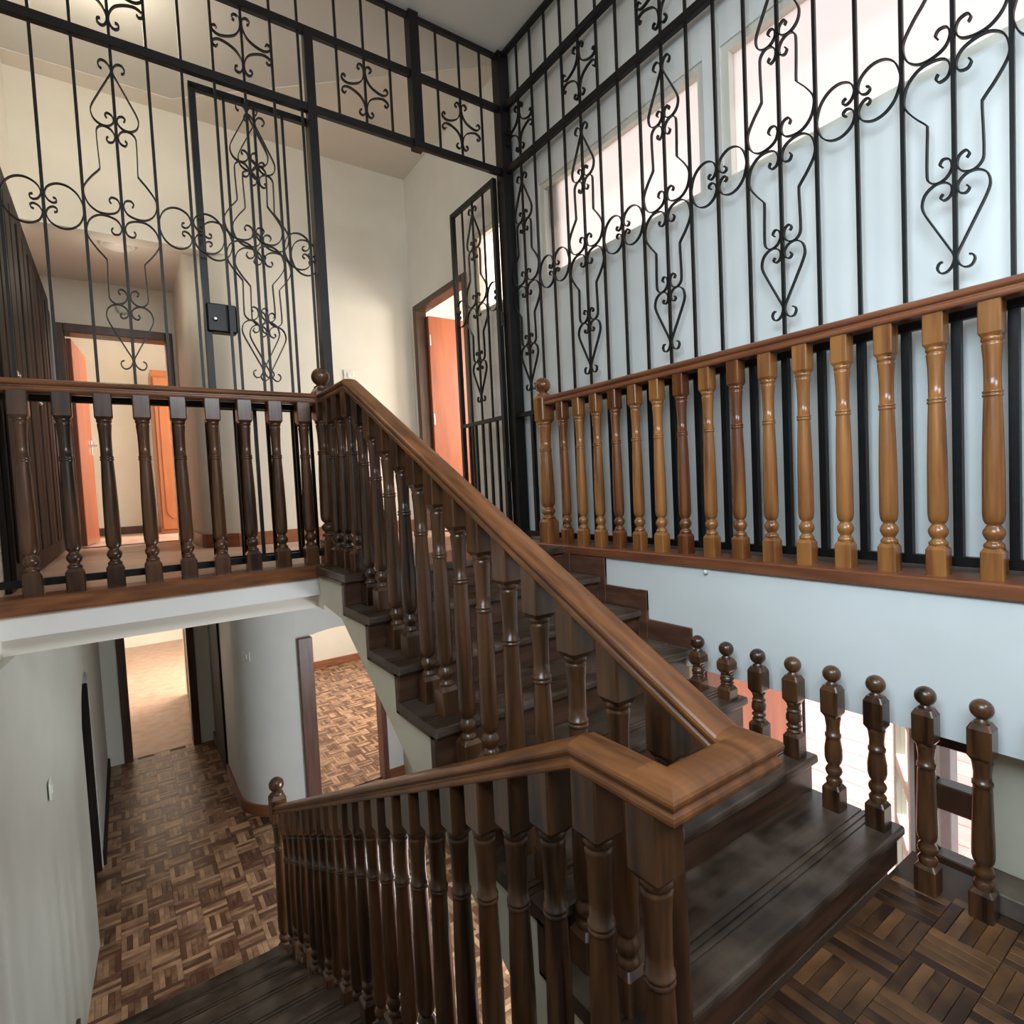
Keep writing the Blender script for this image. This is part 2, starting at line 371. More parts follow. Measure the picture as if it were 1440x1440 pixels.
mb = wallY(5.95, 6.09, -0.62, 1.7, ZS, 2.0, [(-0.30, 0.42, ZU, 1.46)])
struct(mb.build('wall_corridor_end', M['wall']), 'cream end wall of the upper corridor around a doorway')
# ---- ceilings
hx = [(-0.62, YB-0.14), (XR+0.14, YB-0.14), (XR+0.14, 2.92), (0.45, 4.45), (-0.62, 4.45)]  # ceiling split along a diagonal into a grey and a cream tone
struct(MB().prism(hx, ZC, ZC+0.12, 'z').build('ceiling', M['ceil']), 'grey-white flat ceiling above the stairwell')
struct(MB().prism([(-0.62, 4.45), (0.45, 4.45), (XR+0.14, 2.92), (XR+0.14, YF+0.14), (-0.62, YF+0.14)], ZC-0.004, ZC+0.12, 'z').build('ceiling_gallery', M['ceil2']), 'warm pinkish ceiling over the gallery')
struct(MB().box(-0.42, CXR+0.14, YF+0.14, 6.0, 1.90, 1.98).build('ceiling_corridor', M['ceil2']), 'low pinkish ceiling of the upper corridor')
# ---- upper floor slab with the top step tongue
YG = 2.82
up = [(-0.62, YG), (0.775, YG), (0.775, 2.46), (2.0, 2.46), (2.0, 2.42), (XR+0.1, 2.42), (XR+0.1, YF+0.2), (1.7, YF+0.2), (1.7, 8.4), (-0.62, 8.4)]
struct(MB().prism(up, ZU-0.06, ZU, 'z').build('floor_upper', M['upfloor']), 'pinkish worn floor of the upper gallery and corridor')
mb = MB(); mb.box(-0.42, 0.80, YG+0.01, YG+0.16, -0.487, ZU-0.061)
struct(mb.build('trim_1', M['white']), 'pale plaster edge of the gallery slab')
mb = MB(); mb.box(-0.62, 0.80, YG+0.13, 7.4, ZS, -0.4871); mb.box(0.80, XR, YG+0.03, YF+0.55, ZS, ZU-0.061); mb.box(0.8, 4.2, YF+0.55, 9.3, ZS, -0.43)
struct(mb.build('ceiling_lower', M['ceil2']), 'ceiling of the ground floor under the gallery')
# ---- ground floor
fl = struct(MB().box(-0.9, XE+0.02, YB-0.14, 7.36, ZG-0.15, ZG-0.006).build('floor', M['joint']), 'mosaic parquet floor of the ground-floor hall')
fp = struct(MB().box(0.86, 4.2, 5.2, 9.3, ZG-0.15, ZG-0.006).build('floor_parlour', M['joint']), 'reddish parquet floor of the room beyond the arch')
ff = struct(MB().box(-1.2, 1.7, 7.36, 13.2, ZG-0.15, ZG-0.001).build('floor_far_room', M['plainfloor']), 'shiny floor of the bright far room')
SQ, FW = 0.15, 0.03
slatX = MB().bbox(-SQ/2+.0006, SQ/2-.0006, -FW/2+.0006, FW/2-.0006, -0.006, 0, 0.0012).mesh('parquet_slat')
def parquet(parent, region, z, keep, m, seed):
    """basket-weave mosaic: largest slats as parts, the rest joined as stuff"""
    rg = random.Random(seed); S = []
    x0, x1, y0, y1, test = region
    for i in range(int((x1-x0)/SQ)+1):
        for j in range(int((y1-y0)/SQ)+1):
            for k in range(5):
                o = (k-2)*FW; cx, cy = x0+(i+.5)*SQ, y0+(j+.5)*SQ
                if (i+j) % 2: cx += o
                else: cy += o
                if test(cx, cy): S.append((cx, cy, (i+j) % 2))
    S.sort(key=lambda s: keep(s[0], s[1]))
    for cx, cy, v in S[:290]:
        put('parquet_slat', slatX_m[m.name], m, parent, (cx, cy, z+rg.uniform(-.0006, .0006)), (0, 0, math.pi/2*v))
    if len(S) > 290:
        mb = MB()
        for cx, cy, v in S[290:]:
            hx_, hy_ = (SQ/2-.0006, FW/2-.0006) if not v else (FW/2-.0006, SQ/2-.0006)
            zz = z+rg.uniform(-.0006, .0006)
            mb.add([(cx-hx_, cy-hy_, zz), (cx+hx_, cy-hy_, zz), (cx+hx_, cy+hy_, zz), (cx-hx_, cy+hy_, zz),
                    (cx-hx_, cy-hy_, zz-.006), (cx+hx_, cy-hy_, zz-.006), (cx+hx_, cy+hy_, zz-.006), (cx-hx_, cy+hy_, zz-.006)],
                   [(0, 1, 2, 3), (0, 4, 5, 1), (1, 5, 6, 2), (2, 6, 7, 3), (3, 7, 4, 0)])
        me = bpy.data.meshes.new('parquet_field'); me.from_pydata(mb.v, [], mb.f); me.update()
        tag(put('parquet_field', me, m, parent), kind='stuff')
slatX_m = {}
for k in ('parq', 'parqL'):
    me = slatX.copy(); me.materials.append(M[k]); slatX_m[M[k].name] = me
def keep_hall(x, y):
    if y < 3.45 or x > 0.72 or x < -0.30: return 50+y
    return math.hypot(x, y)
parquet(fl, (-0.33, 2.09, 0.9, 7.34, lambda x, y: x < 2.02 and y < 7.3 and not (x > 0.8 and y > 5.17)), ZG, keep_hall, M['parq'], 3)
parquet(fp, (0.9, 4.1, 5.21, 9.2, lambda x, y: True), ZG, lambda x, y: math.hypot(x-1.75, (y-5.6)*.8), M['parq'], 4)
# ---- ground-floor inner walls
RX, RY, RR = 0.72, 5.10, 0.45
n = 12
mb = MB()
arc = [(RX+RR-RR*math.sin(math.pi/2*k/n), RY+RR-RR*math.cos(math.pi/2*k/n)) for k in range(n+1)]
v = [(x, y, ZG) for x, y in arc]+[(x, y, ZS) for x, y in arc]
mb.add(v, [(k, k+1, n+2+k, n+1+k) for k in range(n)], True)
mb.prism([(RX+RR+(x-RX-RR)*.95, RY+RR+(y-RY-RR)*.95) for x, y in arc]+[(RX+0.12, RY+RR), (RX+RR, RY+0.12)], ZG, ZS, 'z')
mb.box(RX, RX+0.12, RY+RR, 7.36, ZG, ZS)
AX0, AX1, AZ = 1.20, 1.93, -1.26
n = 10; ar = [(AX0+(AX1-AX0)*k/n, AZ+0.07*math.sin(math.pi*k/n)**0.7) for k in range(n+1)]
mb.box(RX+RR, AX0, RY, RY+0.12, ZG, ZS)
for k in range(n): mb.prism([ar[k], ar[k+1], (ar[k+1][0], ZS), (ar[k][0], ZS)], RY, RY+0.12, 'y')
mb.box(AX1, 4.2, RY, RY+0.12, ZG, ZS)
struct(mb.build('wall_hall', M['white']), 'pale wall with rounded corner and arched opening on ground floor')
struct(wallY(9.2, 9.34, 0.6, 4.3, ZG, ZS).build('wall_parlour', M['wall']), 'cream far wall of the room beyond the arch')
struct(wallX(4.1, 4.24, 5.1, 9.3, ZG, ZS).build('wall_parlour_side', M['wall']), 'side wall of the room beyond the arch')
struct(MB().bbox(0.84, 4.1, 9.175, 9.2, ZG, ZG+0.11, .004).build('baseboard_parlour', M['skirt']), 'red-brown baseboard of the room beyond the arch')
d4 = struct(empty('door_4', (AX0, RY, ZG)), 'timber lining of the arched ground-floor opening')
MB().bbox(-0.02, 0.10, -0.045, 0.13, 0, AZ-ZG+0.03, .004).build('jamb', M['jambw'], d4)
MB().bbox(AX1-AX0-0.03, AX1-AX0+0.02, -0.015, 0.125, 0, AZ-ZG+0.02, .004).build('jamb', M['jambw'], d4)
bs = MB(); 
arc2 = [(x+(x-(RX+RR))/RR*0.018, y+(y-(RY+RR))/RR*0.018) for x, y in arc]
for k in range(12): bs.prism([arc[k], arc[k+1], arc2[k+1], arc2[k]], ZG, ZG+0.10, 'z')
bs.box(RX+RR, AX0-0.02, RY-0.018, RY, ZG, ZG+0.10); bs.box(AX1+0.02, 2.1, RY-0.018, RY, ZG, ZG+0.10); bs.box(RX-0.018, RX, RY+RR, 7.30, ZG, ZG+0.1)
struct(bs.build('baseboard_hall', M['skirt']), 'red-brown baseboard around the rounded corner')
# corridor end and far room on the ground floor
EY = 7.30
struct(wallY(EY, EY+0.16, -0.62, RX+0.12, ZG, ZS, [(-0.10, 0.53, ZG, ZS+0.0001)]).build('wall_passage', M['wall']), 'wall at the end of the ground-floor passage')
d5 = struct(empty('door_5', (-0.10, EY, ZG)), 'dark timber lined doorway at the end of the ground-floor passage')
MB().bbox(-0.045, 0.03, -0.02, 0.19, 0, ZS-ZG, .004).build('jamb', M['frame'], d5); MB().bbox(0.60, 0.675, -0.02, 0.19, 0, ZS-ZG, .004).build('jamb', M['frame'], d5)
d6 = struct(empty('door_6', (RX, 6.3, ZG)), 'dark side door in the passage wall')
MB().bbox(-0.02, 0.03, 0, 0.75, 0, 1.95, .004).build('door_leaf', M['closet'], d6)
mb = wallX(-1.34, -1.2, 7.36, 13.3, ZG, ZS); wallX(1.7, 1.84, 7.4, 13.3, ZG, ZS, mb=mb); wallY(13.2, 13.34, -1.3, 1.8, ZG, ZS, mb=mb); wallY(7.46, 7.50, -1.3, -0.6, ZG, ZS, mb=mb); wallY(7.46, 7.5, .8, 1.8, ZG, ZS, mb=mb)
struct(mb.build('wall_far_room', M['wall']), 'cream walls of the far ground-floor room')
struct(MB().box(-1.3, 1.8, 7.4, 13.3, ZS, ZS+0.1).build('ceiling_far_room', M['ceil2']), 'ceiling of the far ground-floor room')
struct(MB().bbox(-0.31, -0.272, 5.32, 7.3, ZG, ZG+0.1, .004).build('baseboard_passage', M['closet']), 'dark baseboard of the ground-floor passage')
# ---- rooms seen through the upper doors
mb = wallY(8.3, 8.42, -0.62, 1.9, ZU, 2.0); wallX(1.7, 1.84, 5.95, 8.4, ZU, 2.0, mb=mb); wallX(-0.62, -0.5, 6.09, 8.4, ZU, 2.0, mb=mb)
struct(mb.build('wall_end_room', M['wall']), 'cream walls of the room at the corridor end')
struct(MB().box(-0.62, 1.84, 6.0, 8.42, 1.98, 2.06).build('ceiling_end_room', M['ceil2']), 'ceiling of the room at the corridor end')
struct(MB().bbox(-0.5, 0.35, 8.275, 8.3, ZU, ZU+0.09, .004).build('baseboard_end_room', M['frame']), 'brown baseboard of the room at the corridor end')
mb = wallX(4.2, 4.34, 2.6, 5.2, ZU, ZC); wallY(2.6, 2.72, XR+0.07, 4.3, ZU, ZC, mb=mb); wallY(5.1, 5.22, XR+0.1, 4.3, ZU, ZC, mb=mb)
struct(mb.build('wall_bedroom', M['wall']), 'cream walls of the bedroom behind the red door')
mb = MB().box(XR+0.1, 4.34, 2.6, 5.2, ZU-0.06, ZU); struct(mb.build('floor_bedroom', M['upfloor']), 'floor of the bedroom behind the red door')
struct(MB().box(XR+0.07, 4.34, 2.6, 5.22, ZC, ZC+.1).build('ceiling_bedroom', M['ceil2']), 'ceiling of the bedroom behind the red door')
mb = MB(); mb.bbox(CXR+RC-0.1, XR, YF-0.018, YF, ZU, ZU+0.10, .003)
arc = [(CXR+RC-RC*math.sin(math.pi/2*k/8), YF+RC-RC*math.cos(math.pi/2*k/8)) for k in range(9)]
arc2 = [(x+(x-(CXR+RC))/RC*0.018, y+(y-(YF+RC))/RC*0.018) for x, y in arc]
for k in range(8): mb.prism([arc[k], arc[k+1], arc2[k+1], arc2[k]], ZU, ZU+0.10, 'z')
mb.box(CXR-0.018, CXR, YF+RC, 5.95, ZU, ZU+0.10)
struct(mb.build('baseboard_far', M['skirt']), 'red-brown baseboard of the gallery far wall')
# ---- bedroom door (upper right)
def door_frame(root, y0, y1, h, dx0=-0.02, dx1=0.085, t=0.055):
    MB().bbox(dx0, dx1, y0, y0+t, 0, h, .005).build('jamb', M['frame'], root)
    MB().bbox(dx0, dx1, y1-t, y1, 0, h, .005).build('jamb', M['frame'], root)
    MB().bbox(dx0, dx1, y0+t, y1-t, h-t, h, .005).build('lintel', M['frame'], root)
d1 = struct(empty('door_1', (XR, DOOR1[0], ZU)), 'red flush door standing open in a dark frame')
door_frame(d1, 0, 0.90, DOOR1[3]-ZU)
lf = MB().bbox(0.075, 0.80, 0.80, 0.84, 0.012, 1.855, .004).build('door_leaf', M['redwood'], d1)
hg = MB()
for z in (0.25, 0.92, 1.6): hg.lathe([(0.008, 0), (0.008, 0.09)], 8, (0.082, 0.795, z))
hg.build('hinge', M['chrome'], lf)
# ---- corridor end door
d2 = struct(empty('door_2', (-0.30, 5.95, ZU)), 'reddish door standing open at the corridor end')
for nm, bx in (('jamb', (-0.055, 0.0, -0.02, 0.15, 0, 1.875)), ('jamb', (0.72, 0.775, -0.02, 0.15, 0, 1.875)), ('lintel', (0.0, 0.72, -0.02, 0.15, 1.80, 1.875))):
    MB().bbox(*bx, .005).build(nm, M['frame'], d2)
lf = MB().bbox(0, 0.04, 0, 0.70, 0.012, 1.79, .004).build('door_leaf', M['redwood'], d2, (0.0, 0.15, 0), (0, 0, -0.10))
hd = MB().bbox(0.04, 0.05, 0.60, 0.64, 0.84, 0.98, .002); hd.bbox(0.05, 0.075, 0.612, 0.628, 0.925, 0.941, .002); hd.bbox(0.07, 0.085, 0.52, 0.628, 0.925, 0.941, .003)
hd.build('handle', M['chrome'], lf)

# ================================================================== STAIRS
def tread_mesh(w, depth=TRD+0.03, t=0.032):
    """local: x 0..w, front nosing at y=0 going to +y, top at z=0; three anti-slip grooves by the nosing"""
    g = 0.006; p = [(0.0, -t+.008), (0.006, -t), (depth, -t), (depth, 0)]
    for c in (0.125, 0.105, 0.085): p += [(c+g/2, 0), (c+g/2, -0.004), (c-g/2, -0.004), (c-g/2, 0)]
    p += [(0.008, 0), (0.002, -0.003), (0, -0.010)]
    mb = MB(); mb.prism(p, 0, w, 'x'); return mb.mesh('tread')
# ---- up flight: 7 risers from the landing to the upper floor
UX0, UX1, UY0 = 0.76, 1.985, 0.775
us = tag(empty('staircase', (0, UY0, ZL)), 'dark wooden stair flight climbing from the landing to the gallery', 'stairs')
tm = tread_mesh(UX1-UX0)
for k in range(1, 7):
    y = TRD*(k-1)
    put('tread', tm, M['tread'], us, (UX0, y-0.022, RIS*k))
    MB().bbox(UX0+0.004, UX1, y, y+0.022, RIS*(k-1)+0.0005, RIS*k-0.0325, .002).build('riser', M['riser'], us)
y = TRD*6
MB().bbox(UX0+0.004, UX1, y, y+0.022, RIS*6+0.0005, RIS*7-0.0325, .002).build('riser', M['riser'], us)
tp = MB(); tp.bbox(UX0, UX1, y-0.022, YG-UY0+0.02, RIS*7-0.032, RIS*7+0.003, .004)
tp.build('top_board', M['tread'], us)
# stepped plaster side with sloping soffit, 
poly = [(y+0.035, RIS*6-0.0)]
pts = []
for k in range(7, 0, -1):
    pts += [(TRD*(k-1)+0.035, RIS*k-0.045), (TRD*(k-1)+0.035, RIS*(k-1)-0.045)]
soff = lambda yy: ZU-ZL-0.262+(yy-TRD*6)*RIS/TRD
top = [(YG-UY0+0.0, RIS*7-0.045)]
yb = 0.02
side = top+pts+[(yb, pts[-1][1]), (yb, max(soff(yb), -0.235)), (0.14, -0.235)]
y_s = TRD*6+0.11
side += [(y_s, soff(y_s)), (YG-UY0, soff(y_s)+0.03)]
MB().prism(side, 0.778, 0.86, 'x').build('side_panel', M['plaster'], us)
MB().prism([(yb+.01, soff(yb)+.02), (y_s, soff(y_s)), (y_s, soff(y_s)+0.05), (yb+.01, soff(yb)+0.07)], 0.86, UX1, 'x').build('soffit', M['plaster'], us)
MB().box(0.862, UX1, y_s, YG-UY0+0.02, ZS-ZL, ZU-0.062-ZL).build('top_slab', M['plaster'], us)
# end cladding of treads and risers on the open side
for k in range(1, 8):
    y = TRD*(k-1)
    MB().bbox(UX0+0.001, 0.80, y+0.003, y+0.036, RIS*(k-1)-0.044, RIS*k-0.033, .002).build('end_trim', M['riser'], us)
    MB().bbox(UX0+0.001, 0.80, y+0.006, y+TRD+0.034 if k < 7 else YG-UY0, RIS*k-0.046, RIS*k-0.0325, .002).build('end_trim', M['riser'], us)
# stepped wall string along the white wall
for k in (4, 5, 6, 7):
    y = TRD*(k-1); z = RIS*k
    if k < 7:
        yf = y-0.055 if k > 4 else y-0.03
        MB().bbox(UX1, XB-.0005, yf, y+TRD-0.052, z-0.0, z+0.095, .003).build('wall_string', M['string'], us)
        if k > 4: MB().bbox(UX1-0.002, XB-.0005, y-0.055, y-0.0, z-RIS+0.0, z+0.097, .003).build('wall_string', M['string'], us)
    else:
        MB().bbox(UX1-0.002, XB-.0005, y-0.055, y+0.05, z-RIS, z-0.032, .003).build('wall_string', M['string'], us)
# ---- landing
ld = struct(MB().box(-0.41, 0.705, YB, 0.70, ZL-0.2, ZL-0.006).box(0.705, XE, YB, UY0, ZL-0.2, ZL-0.006).build('floor_landing', M['joint']), 'dark parquet landing between the two stair flights')
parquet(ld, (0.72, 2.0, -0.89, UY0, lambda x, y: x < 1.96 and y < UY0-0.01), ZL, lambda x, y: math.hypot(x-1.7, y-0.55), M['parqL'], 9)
MB().bbox(1.975, XE, YB, 0.57, ZL-0.006, ZL+0.055, .004).build('kerb', M['tread'], ld)
# ---- down flight: 11 risers to the ground floor
DX0, DX1, DY0 = -0.405, 0.705, 0.735
ds = tag(empty('staircase', (0, DY0, ZL)), 'dark wooden stair flight descending from the landing to the parquet hall', 'stairs')
def dtread(w, depth=TRD+0.03, t=0.032):
    g = 0.006; p = [(0, -t), (0, 0)]
    for c in (depth-0.125, depth-0.105, depth-0.085): p += [(c-g/2, 0), (c-g/2, -0.004), (c+g/2, -0.004), (c+g/2, 0)]
    p += [(depth-.008, 0), (depth-.002, -.003), (depth, -.01), (depth, -t+.008), (depth-.006, -t)]
    mb = MB(); mb.prism(p, 0, w, 'x'); return mb.mesh('tread')
wface = lambda y: -0.408 if y < 2.5 else -0.408+(y-2.5)*0.12/1.88
MB().bbox(DX0, DX1, -0.06, 0.022, -0.032, 0.0, .004).build('tread', M['tread'], ds)
for k in range(1, 12):
    y = TRD*(k-1)
    xw = wface(DY0+y+TRD+.03)
    MB().bbox(xw, DX1-0.004, y-0.022, y, -RIS*k+0.0005, -RIS*(k-1)-0.0325, .002).build('riser', M['riser'], ds)
    if k < 11: put('tread', dtread(DX1-xw), M['tread'], ds, (xw, y-0.008, -RIS*k))
dst = [(0.0-0.03, -0.05)]
for k in range(1, 12): dst += [(TRD*(k-1)-0.024, -RIS*(k-1)-0.035), (TRD*(k-1)-0.024, -RIS*k-0.035)]
dst = dst[1:-1]+[(TRD*10-0.024, ZG-ZL), (TRD*9.6, ZG-ZL), (-0.02, -0.24)]
dst = [(-0.03, -0.035)]+dst
MB().prism(dst, 0.62, 0.698, 'x').build('side_panel', M['plaster'], ds)
MB().prism([(-0.02, -0.22), (TRD*9.6, ZG-ZL), (TRD*9.9, ZG-ZL), (0, -0.17)], DX0+0.07, 0.62, 'x').build('soffit', M['plaster'], ds)
for k in range(1, 11):
    y = TRD*(k-1)
    xw = wface(DY0+y+TRD+.05)
    MB().bbox(xw, xw+0.016, y+0.0, y+TRD+0.05, -RIS*k, -RIS*k+0.09, .003).build('wall_string', M['riser'], ds)

# ================================================================== BALUSTRADES
def turned(h, m=1.0, top=None):
    """profile of the turned part; h = z of the top block's underside"""
    s = m; z = lambda a: a
    p = [(.026, .088), (.031, .094), (.031, .101), (.024, .107), (.020, .112), (.026, .118), (.032, .129), (.033, .136), (.031, .143),
         (.023, .153), (.0195, .158), (.026, .163), (.031, .172), (.0335, .19), (.0335, .22)]
    ring = h-0.165
    p += [(.0325, .22+(ring-.22)*.4), (.0295, .22+(ring-.22)*.75), (.0265, ring-.006), (.0265, ring-.005), (.030, ring-.003), (.030, ring+.002), (.0275, ring+.0035),
          (.0275, ring+.006), (.030, ring+.0075), (.030, ring+.012), (.0258, ring+.014), (.0255, ring+.05), (.027, h-.06), (.0305, h-.025), (.031, h-.020),
          (.0285, h-.018), (.0285, h-.014), (.0325, h-.011), (.0325, h-.003), (.029, h+.002)]
    return [(r*s, q) for r, q in p]
_bal = {}
def baluster_mesh(h, htop, m, hb=.0318, rs=.83, slope=0.0):
    """h total height; htop z of the underside of the top block; lower block 0..0.09"""
    key = (round(h, 3), round(htop, 3), m.name, hb, slope)
    if key not in _bal:
        mb = MB(); mb.block(hb, 0, .093, 0, .014); mb.lathe(turned(htop, rs), 14); mb.block(hb, htop-.004, h, .014, 0, slope=slope)
        me = mb.mesh('baluster'); me.materials.append(m); _bal[key] = me
    return _bal[key]
RAILP = [(-.030, -.052), (.030, -.052), (.033, -.048), (.034, -.042), (.033, -.036), (.028, -.032), (.028, -.028), (.034, -.024), (.0365, -.019), (.037, -.014), (.035, -.009), (.031, -.0055), (.024, -.0025), (.012, -.0006)]
RAILP = RAILP+[(0, 0)]+[(-x, z) for x, z in reversed(RAILP[2:])]
ZR = 0.512            # handrail top above the gallery
ZLEDGE = ZU+0.010
def newel(parent, loc, h, ball_r, half, m, htop=None, rot=0):
    mb = MB(); k = half/.0335; ht = htop if htop else h-0.15
    mb.block(half, 0, .14, 0, .02)
    pr = [(r*k*0.98, (q-.09)*1.0+.138 if q < .23 else q) for r, q in turned(ht)]
    pr = [pr[i] for i in range(len(pr)) if i == 0 or pr[i][1] > pr[i-1][1]-1e-9]
    mb.lathe(pr, 16); mb.block(half, ht-.004, h, .018, .022)
    o = mb.build('newel_post', m, parent, loc)
    b = MB(); b.lathe([(.026*k, -.002), (.028*k, .006), (.02*k, .012), (.016*k, .02)], 14, (0, 0, h-.002)); b.ball((0, 0, h+.014+ball_r*.92), ball_r, 18, 12)
    b.build('ball_finial', m, o)
    return o
# ---- right-hand gallery balustrade on the long ledge
XBAL = 2.06
rb = tag(empty('balustrade', (XBAL, 0, ZLEDGE)), 'golden brown balustrade on the long ledge of the white wall', 'balustrade')
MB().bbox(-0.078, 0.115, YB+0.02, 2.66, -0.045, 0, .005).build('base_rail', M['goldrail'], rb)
bh = ZR-0.052-ZLEDGE
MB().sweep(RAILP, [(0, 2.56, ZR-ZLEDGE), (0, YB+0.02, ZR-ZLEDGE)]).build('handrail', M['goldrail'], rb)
for k in range(28):
    y = 2.434-0.1352*k
    if y < YB+0.1: break
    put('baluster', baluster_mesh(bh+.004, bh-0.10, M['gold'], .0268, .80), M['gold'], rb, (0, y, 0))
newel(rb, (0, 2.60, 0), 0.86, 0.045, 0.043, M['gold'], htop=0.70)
# ---- left gallery balustrade
YBAL = 2.885
lb = tag(empty('balustrade', (0, YBAL, ZLEDGE)), 'dark brown balustrade along the gallery edge above the hall passage', 'balustrade')
MB().bbox(-0.42, 0.80, -0.082, 0.075, -0.062, 0, .005).build('base_rail', M['railx'], lb)
MB().sweep(RAILP, [(-0.42, 0, ZR-ZLEDGE), (0.84, 0, ZR-ZLEDGE)]).build('handrail', M['railx'], lb)
for k in range(9):
    x = 0.765-0.1335*k
    put('baluster', baluster_mesh(bh+.004, bh-0.10, M['dark']), M['dark'], lb, (x, 0, 0))
# ---- up-flight balustrade with the handrail turning over to the down flight
XU, XD = 0.843, 0.635
SL = RIS/TRD
ZX = -0.438; YX = 0.545
YT = 2.46; XUT = 0.864; YS = YX+0.045
SLU = (ZR-ZX)/(YT-YS)      # slope of the upper rail; YT: where the sloping rail meets the level top piece
ub = tag(empty('balustrade', (XU, 0, 0)), 'brown balustrade climbing the open side of the upper flight to the ball newel', 'balustrade')
MB().sweep(RAILP, [(XUT-XU, YBAL-0.03, ZR), (XUT-XU, YT, ZR), (0, YS, ZX), (0, YX, ZX), (XD-XU, YX, ZX), (XD-XU, YX+0.05, ZX)]).build('handrail', M['rail'], ub)
newel(ub, (XUT-XU, YBAL, ZU+.003), 0.885, 0.045, 0.043, M['dark'], htop=0.72)
railz = lambda y: ZR if y > YT else max(ZX+(y-YS)*SLU, ZX)
def up_level(y):
    k = int(math.floor((y-(UY0-0.022))/TRD))+1
    return ZL+RIS*max(0, min(k, 7))
for k in range(16):
    y = 2.752-0.1352*k
    if y < YX+0.06: break
    z0 = up_level(y)+.001
    if y > UY0+TRD*6-0.02: z0 = ZU+.003
    zt = railz(y)-0.050
    h = zt-z0
    put('baluster', baluster_mesh(h, h-0.115, M['dark'], slope=SLU if y < YT else 0.0), M['dark'], ub, ((XUT-XU)*min(1, (y-YS)/(YT-YS)), y, z0))
# ---- down-flight balustrade
db = tag(empty('balustrade', (XD, 0, 0)), 'dark brown balustrade following the lower flight down to the hall', 'balustrade')
YD0 = 0.735; YN = DY0+TRD*10+0.03
def drz(y): return ZX-max(0, y-YD0)*SL
MB().sweep(RAILP, [(0, YX+0.05, ZX), (0, YD0, ZX), (0, YN-0.02, drz(YN-0.02))]).build('handrail', M['rail'], db)
def dn_level(y):
    k = int(math.floor((y-DY0)/TRD))+1
    return ZL-RIS*max(0, min(k, 11))
k = 0
while True:
    y = 0.578+0.1285*k; k += 1
    if y > YN-0.09: break
    z0 = dn_level(y)+.001
    h = drz(y)-0.050-z0
    put('baluster', baluster_mesh(h, h-0.115, M['dark'], slope=-SL if y > YD0 else 0.0), M['dark'], db, (0, y, z0))
newel(db, (0, YN, ZG), 1.04, 0.042, 0.043, M['dark'], htop=0.88)
# ---- short ball-topped posts along the wall side of the upper flight
ZP = -0.655            # common height of the ball tops
where = ['', 'at the back of the third step up', 'at the nosing of the third step up', 'at the back of the second step up', 'at the nosing of the second step up',
         'at the back of the lowest step', 'at the nosing of the lowest step',
         'on the landing at the foot of the lowest step', 'on the landing before the glazed pane', 'on the landing, last in front of the beige wall']
for i in range(1, 10):
    y = 1.476-0.1342*(i-1); z0 = up_level(y)+.001
    H = ZP-z0-0.062; po = empty('stair_post', (1.925, y, z0))
    sz = ['very short', 'very short', 'short', 'short', 'knee-high', 'knee-high', 'tall', 'tall', 'tall'][i-1]
    tag(po, '%s dark wooden ball-topped post %s' % (sz, where[i]), 'post', 'ball-topped posts along the wall side of the upper flight')
    hb = 0.085 if H > .2 else .05
    MB().block(.0285, 0, hb, 0, .012).build('base_block', M['dark'], po)
    tb = min(0.105, H*.33); pr = []
    zt = H-tb; L_ = zt-hb
    for r, q in [(.028, -.004), (.032, .05), (.026, .09), (.021, .12), (.030, .17), (.033, .21), (.030, .25), (.021, .30), (.030, .36), (.034, .42), (.033, .55), (.028, .66), (.0265, .70),
                 (.031, .705), (.031, .73), (.0265, .735), (.026, .82), (.030, .93), (.032, .96), (.028, 1.0)]:
        qq = q*0.22/max(L_, .001) if (L_ > .22 and q < .42) else q
        pr.append((r*.80, hb+qq*L_))
    if L_ > .22:
        pr = []
        for r, q in [(.028, -.004), (.032, .012), (.026, .02), (.021, .026), (.030, .036), (.033, .045), (.030, .054), (.021, .064), (.030, .076), (.034, .09), (.034, .12)]: pr.append((r*.80, hb+q))
        for r, q in [(.0285, -.085), (.027, -.075), (.031, -.073), (.031, -.063), (.0268, -.061), (.026, -.04), (.030, -.012), (.032, -.008), (.028, .003)]: pr.append((r*.80, zt+q))
    MB().lathe(pr, 16).build('shaft', M['dark'], po)
    MB().block(.0285, zt-.003, H, .014, .016).build('top_block', M['dark'], po)
    MB().lathe([(.018, 0), (.019, .006), (.013, .012), (.011, .02)], 14, (0, 0, H-.003)).ball((0, 0, H+.010+.027), .0285, 18, 12).build('ball_finial', M['dark'], po)

# ================================================================== IRONWORK
SPX, SPY = 0.1335, 0.1355
ZF0, ZF1, ZF2, ZMID, ZBOT = 1.99, 2.378, 2.69, 0.455, -0.295
ZM = 1.25
def mirror(pts, sx=1, sz=1): return [(p[0]*sx, p[1]*sz) for p in pts]
TEAR = [(.034, .618), (.043, .622), (.047, .636), (.038, .652), (.022, .652), (.008, .636), (.004, .610), (.020, .575), (.050, .515), (.079, .455), (.085, .425), (.076, .396), (.052, .379),
        (.026, .381), (.008, .400), (.010, .425), (.026, .435), (.036, .425), (.030, .414)]
BOTT = [(.030, .334), (.037, .324), (.028, .311), (.011, .320), (.007, .347), (.022, .370), (.048, .376), (.068, .358), (.071, .325), (.070, .27), (.068, .20), (.072, .185), (.100, .150), (.126, .108),
        (.1305, .075), (.118, .034), (.088, .008), (.052, .005), (.020, .018), (.007, .046), (.014, .072), (.034, .078), (.044, .064), (.038, .052)]
CIRC = [(.032, .030), (.041, .026), (.042, .014), (.030, .008), (.014, .018), (.006, .042), (.018, .072), (.050, .090), (.086, .085), (.116, .058), (.131, .015)]
CIRC = CIRC+[(x, -z) for x, z in reversed(CIRC)]
